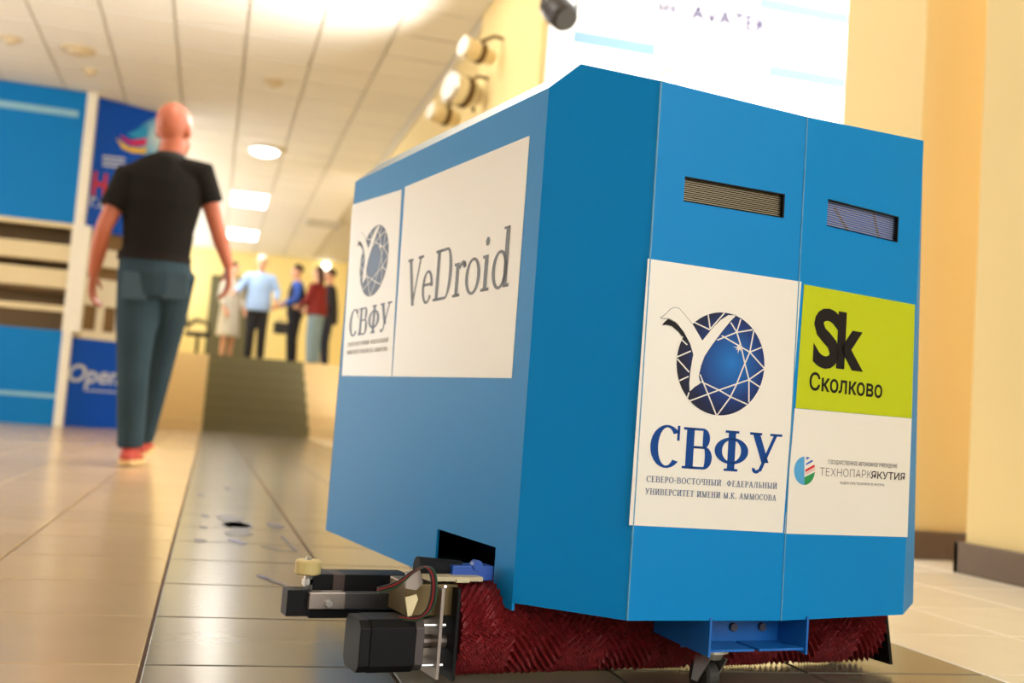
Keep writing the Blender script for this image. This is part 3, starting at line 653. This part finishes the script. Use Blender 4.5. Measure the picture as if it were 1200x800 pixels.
# angled banner side
up0 = .03; ul = pb_.L+.05
def pbox(name, ua, ub, za, zb, m, off=0, th=.04): return MB().obox(pb_.pt(ua, za, off), pb_.u*(ub-ua), -pb_.n*th, UPV*(zb-za)).build(name, m, BO)
bz0 = pb_.uv(110, 270)[1]; ban = pbox('banner', up0, ul, bz0, HC-.012, rb_)
wz = lambda y: pb_.uv(105, y)[1]
low = pbox('printed_panel', up0-.02, ul, 0, wz(397), rb_)
pbox('window_frame', up0, ul, wz(397), wz(387), bw, .01); pbox('window_frame', up0, ul, wz(357), wz(349), bw, .01)
pbox('board', up0, ul, wz(349), wz(325), bw); pbox('board', up0, ul, wz(310), wz(289), bw)
pbox('pane', up0, ul, wz(387), wz(357), bn, -.02, .01); pbox('back_board', up0, ul, wz(325), bz0, bn, -.06, .02)
for x in (117, 140): a = pb_.uv(x, 370)[0]; pbox('mullion', a-.04, a+.04, wz(387), wz(357), bw, .01)
pbox('frame_stile', up0-.02, up0+.07, wz(397), bz0, bw, .01)
for x0_, x1_ in ((-.02, 0), ): pass
D_ = lambda P: [pb_.uv(*p) for p in P]
decal('banner_glow', pb_, [D_([(150, 160), (160, 150), (176, 140), (188, 134), (188, 182), (172, 184), (160, 172)])], .004, gradient_print('print_glow', [(0, (222, 238, 250)), (.3, (150, 205, 240)), (.55, (20, 130, 215)), (.95, (12, 84, 186))], .85, .45), ban)
decal('banner_swoosh', pb_, [D_([(136, 162), (150, 172), (166, 174), (172, 172), (170, 180), (155, 179), (143, 174)])], .008, mat('print_yellow', (250, 206, 60), .4), ban)
decal('banner_swoosh', pb_, [D_([(140, 158), (152, 165), (172, 162), (171, 170), (156, 171), (146, 166)])], .01, mat('print_magenta', (222, 30, 110), .4), ban)
decal('banner_swoosh', pb_, [D_([(148, 157), (162, 152), (174, 146), (173, 160), (160, 163)])], .009, mat('print_cyan', (30, 160, 226), .4), ban)
wp_ = mat('print_pale', (206, 216, 236), .5)
for y in (182, 187, 192): decal('banner_text_line', pb_, [D_([(120, y), (146, y+3), (146, y+5.5), (120, y+2.5)])], .006, wp_, ban)
sans(pb_, 'Н', (107, 229), (126, 204), 'banner_lettering', mat('print_red', (206, 36, 30)), ban, .006, .03); sans(pb_, 'г.о', (105, 242), (126, 234), 'banner_lettering', wp_, ban, .006, .02)
sans(pb_, 'Open', (78, 453), (141, 431), 'panel_lettering', wp_, low, .006, .02, .2)
decal('panel_line', pb_, [D_([(98, 456), (140, 459), (140, 460.5), (98, 457.5)])], .006, wp_, low)

# ------------------------------------------------------------------ the poster on the right, given a glow
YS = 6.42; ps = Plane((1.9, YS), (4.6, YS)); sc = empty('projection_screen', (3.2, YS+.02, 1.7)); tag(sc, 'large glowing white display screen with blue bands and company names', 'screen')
glow = .3  # emission stands in for the strong light falling on the poster
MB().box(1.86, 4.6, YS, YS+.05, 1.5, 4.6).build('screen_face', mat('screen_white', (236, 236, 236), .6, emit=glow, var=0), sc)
band = mat('screen_blue', (122, 156, 186), .7, emit=.0, var=0)
Z_ = lambda x, y: ps.uv(x, y)[1]
def sb_(xa, xb, ya, yb, name='blue_band', m=band, ref=None):
    ua, ub = ps.uv(xa, ya)[0], ps.uv(xb, ya)[0]; r = ref or xa
    return decal(name, ps, [[(ua, Z_(r, yb)), (ub, Z_(r, yb)), (ub, Z_(r, ya)), (ua, Z_(r, ya))]], .003, m, sc)
sb_(672, 1100, 35, 50); sb_(890, 1100, -4, 10)
b2 = decal('name_strip', ps, [[(ps.uv(768, 55)[0], Z_(768, 62)), (ps.uv(900, 80)[0], Z_(768, 62)), (ps.uv(900, 80)[0], Z_(768, 53)), (ps.uv(768, 55)[0], Z_(768, 53))]], .005, mat('screen_pale', (240, 248, 255), .6, emit=.8, var=0), sc)  # printed strip, its glow added as well
sink = mat('screen_lilac', (70, 60, 96), .8, emit=.0, var=0)
sans(ps, 'AVATEK', (808, 24), (903, 22), 'screen_lettering', sink, sc, .004, .03)
decal('screen_logo', ps, arc(ps.uv(783, 14)[0], Z_(783, 12), .085, .085, 190, 350, .015, .015), .004, sink, sc)
sans(ps, 'мк', (771, 14), (796, 5), 'screen_lettering', sink, sc, .004, .02)
u_, z_ = ps.uv(785, 92)
for a0_, a1_, cc in ((60, 190, (250, 196, 150)), (290, 420, (130, 210, 240)), (190, 290, (214, 220, 240))): decal('screen_logo', ps, arc(u_, z_, .07, .07, a0_, a1_, .022, .022), .004, mat('screen_%d' % a0_, tuple(int(v*.62) for v in cc), .6, emit=.1, var=0), sc)

# ------------------------------------------------------------------ spotlights on the right wall
chrome = mat('chrome', (214, 208, 198), .18, .9); brz = mat('bronze', (96, 72, 40), .4, .6)
def spot(px, py, d, hm, lab, R=.09, x=1.9):
    p = onx(px, py, x-.25); r = empty('spotlight', (x, p.y, p.z)); tag(r, lab, 'spotlight', 'spotlights along the right wall')
    w = Vector((x, p.y, p.z+.12)); MB().tube([w, w-Vector((.03, 0, 0))], .05, 16).build('wall_plate', brz, r)
    MB().tube([w, w-Vector((.15, 0, -.02)), p+Vector((0, 0, .08))], .014, 8).build('arm', brz, r)
    d = Vector(d).normalized()
    MB().tube([p-d*.13, p-d*.11, p, p+d*.1, p+d*.14], [R*.45, R*.75, R, R*1.1, R*1.15], 20).build('lamp_head', hm, r, smooth=True)
    MB().tube([p-d*.02, p+d*.02], R*1.12, 20).build('ring', brz, r)
    MB().tube([p+d*.138, p+d*.146], R*1.0, 20).build('lens', mat('lens_glass', (230, 226, 214), .1), r)
    ld = bpy.data.lights.new('bulb', 'SPOT'); ld.energy = 190; ld.spot_size = 3.0; ld.spot_blend = 1; ld.shadow_soft_size = R; ld.color = (1, .96, .9)  # wide beam added to brighten the ceiling
    lo = bpy.data.objects.new('bulb', ld); COL.objects.link(lo); lo.parent = r; lo.location = p+d*.16-wloc(r); lo.rotation_euler = (-d).to_track_quat('Z', 'Y').to_euler()
spot(545, 108, (-.9, -.3, .12), chrome, 'large chrome spotlight on the right wall, between the two ivory ones', .11)
spot(562, 62, (-.9, -.3, .1), mat('ivory_lamp', (216, 196, 150), .4), 'ivory spotlight with bronze ring high on the right wall beside the pilaster', .07)
spot(522, 136, (-.9, -.25, .1), mat('ivory_lamp', (216, 196, 150)), 'small ivory spotlight on the right wall, farthest from the screen', .07)
# black stage lamp in front of the poster
bp_ = ony(655, 14, 5.6); r = empty('stage_lamp', Vector((bp_.x, bp_.y, HC-.03))); tag(r, 'matte black barrel stage lamp hanging in front of the glowing screen', 'stage lamp')
d = (ony(668, 30, 5.5)-ony(645, 8, 5.7)).normalized()
lb = mat('black_lamp', (30, 22, 18), .45)
MB().tube([bp_-d*.11, bp_-d*.1, bp_-d*.02, bp_+d*.08, bp_+d*.1], [.04, .075, .085, .08, .07], 24).build('lamp_barrel', lb, r, smooth=True)
MB().tube([bp_+d*.1, bp_+d*.104], .062, 24).build('lens', mat('dark_glass', (20, 20, 24), .08), r)
MB().tube([bp_+Vector((-.1, 0, 0)), bp_+Vector((-.1, 0, .16)), bp_+Vector((.1, 0, .16)), bp_+Vector((.1, 0, 0))], .01, 8).build('yoke', lb, r)
MB().tube([bp_+Vector((0, 0, .16)), Vector((bp_.x, bp_.y, HC-.03))], .012, 8).build('drop_rod', lb, r)

# ------------------------------------------------------------------ people
skin = mat('skin', (184, 100, 70), .5, var=.06, scale=20); skin2 = mat('skin_pale', (226, 170, 140), .5)
def limb(mb, pts, rad, n=12): mb.tube(pts, rad, n, cap='round')
def hand(mb, wrist, d, palm, side, L=.185, r=.0085):
    """wrist point, direction of the hand, palm normal, thumb side"""
    d = d.normalized(); side = (side-d*side.dot(d)).normalized(); pn = d.cross(side)
    if pn.dot(palm) < 0: pn = -pn
    mb.tube([wrist, wrist+d*L*.25, wrist+d*L*.5], [(.026, .019), (.041, .016), (.038, .014)], 12, side=side, cap='round')
    for k, (o, l) in enumerate(((.03, .42), (.011, .48), (-.009, .45), (-.028, .36))):
        b0 = wrist+d*L*.47+side*o; l *= L
        p1 = b0+d*l*.42+pn*l*.1; p2 = p1+d*l*.28+pn*l*.2; p3 = p2+d*l*.1+pn*l*.22
        mb.tube([b0, p1, p2, p3], [r*1.1, r, r*.92, r*.8], 8, cap='round')
    t0 = wrist+d*L*.12+side*.025; t1 = t0+d*L*.18+side*.028+pn*.012; t2 = t1+d*L*.17+side*.006+pn*.014
    mb.tube([t0, t1, t2], [.013, .011, .009], 8, cap='round')
def head(mb, c, H, fx, fy, fz):
    s = H/1.8
    mb.ball(c+fz*.025*s-fy*.012*s, .076*s, .098*s, .098*s, fx, fy, fz, 20)
    mb.ball(c-fz*.045*s+fy*.022*s, .06*s, .07*s, .075*s, fx, fy, fz, 16)
    mb.ball(c-fz*.1*s+fy*.06*s, .03*s, .026*s, .02*s, fx, fy, fz, 10)
    mb.tube([c+fz*.012*s+fy*.088*s, c-fz*.032*s+fy*.108*s], [.009*s, .015*s], 8, cap='round')
    mb.ball(c-fz*.066*s+fy*.086*s, .024*s, .012*s, .008*s, fx, fy, fz, 10)
    mb.ball(c+fz*.025*s+fy*.078*s, .05*s, .014*s, .01*s, fx, fy, fz, 10)
    for k in (-1, 1): mb.ball(c-fz*.008*s+fx*.078*s*k-fy*.01*s, .012*s, .02*s, .032*s, fx, fy, fz, 10)
def eyes(c, H, fx, fy, fz, parent):
    s = H/1.8; m = mat('eye_dark', (40, 30, 28), .2)
    for k in (-1, 1): MB().ball(c+fz*.005*s+fy*.08*s+fx*.03*s*k, .012*s, .008*s, .007*s, fx, fy, fz, 10).build('eye', m, parent, smooth=True)
def shoe(ank, fdir, H, m, sole_m, parent):
    fdir = fdir.normalized(); sd = fdir.cross(UPV).normalized(); s = H/1.8
    nrm = sd.cross(fdir).normalized(); b = ank-nrm*.085*s
    o = MB(); o.tube([b-fdir*.065*s+nrm*.035*s, b-fdir*.03*s+nrm*.045*s, b+fdir*.05*s+nrm*.045*s, b+fdir*.13*s+nrm*.03*s, b+fdir*.19*s+nrm*.026*s], [(.036*s, .03*s), (.042*s, .045*s), (.046*s, .04*s), (.05*s, .026*s), (.036*s, .018*s)], 16, side=sd, cap='round')
    o.tube([b+nrm*.03*s-fdir*.005*s, b+nrm*.1*s-fdir*.005*s], [.045*s, .042*s], 14)
    sh = o.remesh('shoe', m, parent, .008*s, 4)
    outl = [(-.09, .025), (-.075, .04), (0, .042), (.1, .054), (.17, .05), (.215, .025), (.215, -.02), (.17, -.045), (.1, -.05), (0, -.04), (-.075, -.038), (-.09, -.025)]
    MB().prism([b+fdir*x*s+sd*y*s for x, y in outl], nrm*.026*s).build('sole', sole_m, sh)

# --- the bald man walking away, joints read off the photograph at his own distance
YM = 5.86
foot = onz(150, 546, 0)
J = lambda x, y, dy=0: ony(x, y, YM+dy)
HM = 1.84
body = MB(); fx, fy, fz = Vector((1, 0, 0)), Vector((0, 1, 0)), UPV
hc = J(205, 153, .02); ha = Vector((math.cos(-.5), math.sin(-.5), 0)); hf = Vector((-ha.y, ha.x, 0))   # head turned a little to his right
head(body, hc, HM*1.13, ha, hf, fz)
nk0, nk1 = J(199, 186), J(203, 168, .0)
limb(body, [nk0, nk1], [.07, .064])
pel, wai, che, shz = J(182, 322), J(184, 292), J(189, 240), J(194, 204)
def vlean(p, q): return (q-p)
body.tube([pel-fz*.03, pel, wai, che, shz, nk0], [(.13, .085), (.145, .095), (.13, .085), (.155, .1), (.13, .075), (.06, .06)], 18, side=fx, cap='round')
shL, shR = J(150, 209), J(236, 204); elL, elR = J(121, 268, -.03), J(253, 262, .02); wrL, wrR = J(110, 318, .06), J(267, 309, -.02)
for s_, e_, w_ in ((shL, elL, wrL), (shR, elR, wrR)):
    limb(body, [s_+(shz-s_)*.1-fz*.02, s_*.5+e_*.5, e_], [.055, .05, .042]); limb(body, [e_, e_*.6+w_*.4, w_], [.043, .044, .03])
hand(body, wrL, (J(107, 350, .1)-wrL), fx, Vector((.25, 1, 0)), .21, .0115); hand(body, wrR, (J(268, 340, .0)-wrR), -fx, Vector((-.2, 1, 0)), .21, .0115)
hpL, hpR = J(163, 328), J(203, 328); knL, knR = J(156, 432, -.02), J(186, 425, .22); anL = onz(150, 546, 0)+Vector((0, .02, .095)); anR = J(166, 514, .42)
for h_, k_, a_ in ((hpL, knL, anL), (hpR, knR, anR)):
    limb(body, [h_, h_*.5+k_*.5, k_], [.07, .065, .052]); limb(body, [k_, k_*.62+a_*.38, a_], [.056, .056, .04])
    limb(body, [a_-fz*.03, a_-fz*.04+fy*.1], [.035, .03])
man = body.remesh('person', skin, None, .0085, 5)
tag(man, 'bald man in a dark polo shirt and blue jeans walking away past the booth', 'person')
sh = MB()
sh.tube([J(181, 306), wai, J(186, 268), che, J(192, 216), shz+fz*.005, J(196, 194), nk0-fz*.005], [(.176, .125), (.17, .122), (.178, .125), (.2, .135), (.205, .128), (.19, .112), (.135, .1), (.088, .088)], 22, side=fx, cap=True)
for s_, e_ in ((shL, elL), (shR, elR)): sh.tube([shz*.55+s_*.45, s_, s_*.4+e_*.6], [.092, .08, .072], 14)
shirt = sh.remesh('shirt', mat('dark_polo', (27, 23, 19), .9, var=.12, scale=6, bump=.2, spec=.15), man, .009, 3)
MB().tube([nk0-fz*.02, nk0+fz*.025], [.088, .074], 20).build('collar', mat('dark_polo_collar', (30, 27, 24), .85), shirt, smooth=True)
tr = MB()
tr.tube([J(181, 301), pel, J(182, 350)], [(.175, .122), (.184, .14), (.17, .135)], 20, side=fx)
for h_, k_, a_ in ((hpL, knL, anL), (hpR, knR, anR)): tr.tube([h_+fz*.04, h_*.5+k_*.5, k_, k_*.5+a_*.5, a_+fz*.0], [.112, .1, .08, .074, .064], 16)
jeans = tr.remesh('jeans', mat('denim', (48, 64, 72), .9, var=.25, scale=5, bump=.25, spec=.15), man, .009, 3)
MB().tube([J(181, 303)-fz*.02, J(181, 303)+fz*.02], [(.184, .132), (.182, .13)], 24, side=fx).build('belt', mat('belt_dark', (30, 22, 18), .8, spec=.15), jeans)
for x in (158, 205): p = J(x, 335, -.128); MB().obox(p-fx*.06-fz*.07, fx*.12, fy*.012, fz*.14).build('pocket', mat('denim_dark', (52, 72, 82), .8), jeans, bevel=.004)
sr = mat('shoe_red', (176, 58, 42), .6); so = mat('sole_tan', (214, 176, 120), .6)
shoe(anL, Vector((.12, 1, 0)), HM, sr, so, man); shoe(anR, Vector((.1, 1, .12)), HM, sr, so, man)

# --- the group on the upper landing
def figure(px, y, H, yaw, label, top, bottom, hair, arms, skirt=False, longhair=False, skinm=skin2, topm_len=.0, vest=None, shoe_c=(30, 26, 24), fat=1.0):
    p = ony(px, 420, y); base = Vector((p.x, y, UP+.002)); c, s = math.cos(yaw), math.sin(yaw)
    X = Vector((c, s, 0)); Yv = Vector((-s, c, 0)); k = H/1.8
    L = lambda a, b, z: base+X*a*k+Yv*b*k+UPV*z*k
    b = MB(); hcn = L(0, .03, 1.68); head(b, hcn, H, X, Yv, UPV); limb(b, [L(0, 0, 1.48), L(0, .01, 1.6)], [.058*k, .052*k])
    b.tube([L(0, 0, .9), L(0, 0, 1.0), L(0, 0, 1.12), L(0, 0, 1.32), L(0, 0, 1.44), L(0, 0, 1.5)], [(.14*k, .1*k), (.16*k, .11*k), (.14*k, .1*k), (.165*k, .115*k), (.155*k, .09*k), (.06*k, .06*k)], 16, side=X, cap='round')
    AR = []
    for sd, (e, w) in zip((-1, 1), arms):
        S0 = L(.19*sd, 0, 1.43); E0 = L(*e); W0 = L(*w); AR.append((S0, E0, W0))
        limb(b, [S0, E0], [.05*k, .04*k]); limb(b, [E0, W0], [.04*k, .027*k]); hand(b, W0, W0-E0, -X*sd, Yv, .18*k, .0105)
    LG = []
    for sd in (-1, 1):
        h_, kn, an = L(.09*sd, 0, .9), L(.095*sd, .02, .5), L(.1*sd, -.01, .09); LG.append((h_, kn, an))
        limb(b, [h_, kn], [.08*k, .055*k]); limb(b, [kn, kn*.6+an*.4, an], [.052*k, .052*k, .036*k]); limb(b, [an-UPV*.03, an-UPV*.045+Yv*.1], [.03*k, .026*k])
    o = b.remesh('person', skinm, None, .0125, 4); tag(o, label, 'person', None)
    m1 = mat('cloth_'+str(top), top, .8, var=.12); m2 = mat('cloth_'+str(bottom), bottom, .8, var=.12)
    t = MB(); hem = .46 if skirt else .92-topm_len
    t.tube([L(0, 0, hem), L(0, 0, 1.02), L(0, 0, 1.15), L(0, 0, 1.32), L(0, 0, 1.44), L(0, 0, 1.51)], [((.22 if skirt else .19)*k*fat, (.2 if skirt else .14)*k*fat), (.19*k*fat, .14*k*fat), (.175*k*fat, .13*k*fat), (.195*k, .135*k), (.185*k, .11*k), (.07*k, .07*k)], 18, side=X)
    for S0, E0, W0 in AR: t.tube([S0+(L(0, 0, 1.42)-S0)*.4, S0, E0, E0*.3+W0*.7], [.075*k, .072*k, .06*k, .05*k], 12)
    tt = t.remesh('dress' if skirt else 'shirt', m1, o, .0135, 2)
    if vest:
        v = MB(); v.tube([L(0, 0, .9), L(0, 0, 1.15), L(0, 0, 1.32), L(0, 0, 1.46)], [(.2*k, .15*k), (.19*k, .145*k), (.208*k, .15*k), (.14*k, .11*k)], 18, side=X); v.remesh('waistcoat', mat('cloth_'+str(vest), vest, .8), o, .0135, 2)
    if not skirt:
        q = MB(); q.tube([L(0, 0, 1.02), L(0, 0, .92), L(0, 0, .82)], [(.175*k, .125*k), (.185*k, .135*k), (.17*k, .12*k)], 16, side=X)
        for h_, kn, an in LG: q.tube([h_, kn, an], [.1*k, .078*k, .068*k], 14)
        q.remesh('trousers', m2, o, .0135, 2)
    for h_, kn, an in LG: shoe(an, Yv, H, mat('shoe_'+str(shoe_c), shoe_c, .5), mat('sole_dark', (30, 28, 26), .7), o)
    hm = mat('hair_'+str(hair), hair, .7); hb = MB()
    hb.ball(hcn+UPV*.045*k-Yv*.022*k, .084*k, .1*k, .09*k, X, Yv, UPV, 18)
    if longhair: hb.tube([hcn-Yv*.05*k+UPV*.02*k, hcn-Yv*.075*k-UPV*.12*k, hcn-Yv*.08*k-UPV*.25*k], [(.085*k, .06*k), (.09*k, .055*k), (.06*k, .03*k)], 12, side=X, cap='round')
    hb.remesh('hair', hm, o, .011, 3); eyes(hcn, H, X, Yv, UPV, o)
    return o, L
PI = math.pi
down = (((-.25, 0, 1.14), (-.24, .06, .9)), ((.25, 0, 1.14), (.24, .06, .9)))
figure(264, 18.7, 1.68, PI*1.25, 'woman in a pale beige dress standing at the edge of the group', (206, 200, 186), (206, 200, 186), (40, 26, 24), (((-.24, .02, 1.14), (-.2, .15, .95)), ((.24, .0, 1.14), (.22, .1, .92))), skirt=True, shoe_c=(150, 110, 90))
figure(297, 17.9, 1.74, PI*.98, 'white haired man in a light blue shirt and dark trousers near the stairs', (160, 192, 246), (22, 22, 34), (226, 220, 214), (((-.3, .02, 1.18), (-.28, .16, 1.0)), ((.33, .05, 1.2), (.4, .2, 1.12))), topm_len=.06, fat=1.08)
man3, L3 = figure(341, 18.75, 1.76, PI*.55, 'man with blue shirt sleeves under a black waistcoat seen from the side', (52, 92, 190), (20, 22, 40), (38, 28, 26), (((-.25, .06, 1.16), (-.18, .3, 1.04)), ((.25, .06, 1.16), (.12, .32, 1.02))), vest=(20, 22, 44))
figure(366, 17.9, 1.66, PI*.3, 'woman in a dark red jacket and light blue jeans with brown hair', (124, 28, 32), (130, 158, 184), (74, 44, 32), (((-.25, .06, 1.14), (-.16, .28, 1.06)), ((.25, .06, 1.14), (.16, .26, 1.04))), longhair=True, fat=1.22)
figure(380, 18.95, 1.78, PI*.45, 'man in a dark navy suit standing behind the woman in red', (34, 40, 64), (36, 44, 70), (70, 46, 36), (((-.25, 0, 1.14), (-.22, .1, .92)), ((.25, 0, 1.14), (.22, .1, .92))), topm_len=.1, fat=1.25)
# dark bag held by the man in the waistcoat
bgp = ony(329, 383, 18.7); r = empty('briefcase', bgp-Vector((0, 0, .12))); tag(r, 'dark flat briefcase held low beside the man in the waistcoat', 'briefcase')
MB().box(bgp.x-.12, bgp.x+.1, bgp.y-.05, bgp.y+.05, bgp.z-.12, bgp.z+.08).build('case', mat('bag_dark', (40, 42, 48), .5), r, bevel=.02)
MB().tube([bgp+Vector((-.05, 0, .08)), bgp+Vector((-.04, 0, .14)), bgp+Vector((.03, 0, .14)), bgp+Vector((.04, 0, .08))], .01, 8).build('handle', mat('bag_dark', (40, 42, 48)), r)
# round wall lamp glowing behind the group
lp = ony(382, 312, 23.3); r = empty('wall_lamp', lp+Vector((0, .1, 0))); tag(r, 'small round glowing wall lamp above the heads of the group', 'wall lamp')
MB().tube([lp+Vector((0, .1, 0)), lp+Vector((0, .05, 0))], .06, 16).build('base', white, r); MB().ball(lp, .09, .09, .09, n=18).build('globe', mat('globe_glow', (255, 252, 244), emit=4, var=0), r, smooth=True)
# dark office chair on the landing
cp_ = ony(230, 412, 19.6); cb_ = Vector((cp_.x, 19.6, UP+.001)); r = empty('office_chair', cb_); tag(r, 'dark swivel office chair with curved arms on the landing', 'chair')
cm = mat('chair_black', (44, 38, 32), .6)
MB().tube([cb_+Vector((0, 0, .08)), cb_+Vector((0, 0, .44))], .03, 10).build('column', cm, r)
for k in range(5):
    a = k*2*PI/5+.3; dv = Vector((math.cos(a), math.sin(a), 0)); MB().tube([cb_+Vector((0, 0, .09)), cb_+dv*.26+Vector((0, 0, .06))], [.025, .016], 8).build('leg', cm, r)
    MB().ball(cb_+dv*.26+Vector((0, 0, .03)), .028, .028, .028, n=10).build('castor', cm, r)
MB().box(cb_.x-.22, cb_.x+.22, cb_.y-.22, cb_.y+.22, cb_.z+.44, cb_.z+.51).build('seat', cm, r, bevel=.03)
MB().prism([cb_+Vector((-.2, -.2, .55)), cb_+Vector((-.2, .2, .55)), cb_+Vector((-.3, .18, .95)), cb_+Vector((-.3, -.18, .95))], Vector((.05, 0, .01))).build('backrest', cm, r, bevel=.015)
for s in (-1, 1): MB().tube([cb_+Vector((-.2, .24*s, .6)), cb_+Vector((-.05, .25*s, .72)), cb_+Vector((.16, .24*s, .68)), cb_+Vector((.18, .23*s, .48))], .018, 8).build('armrest', cm, r, smooth=True)
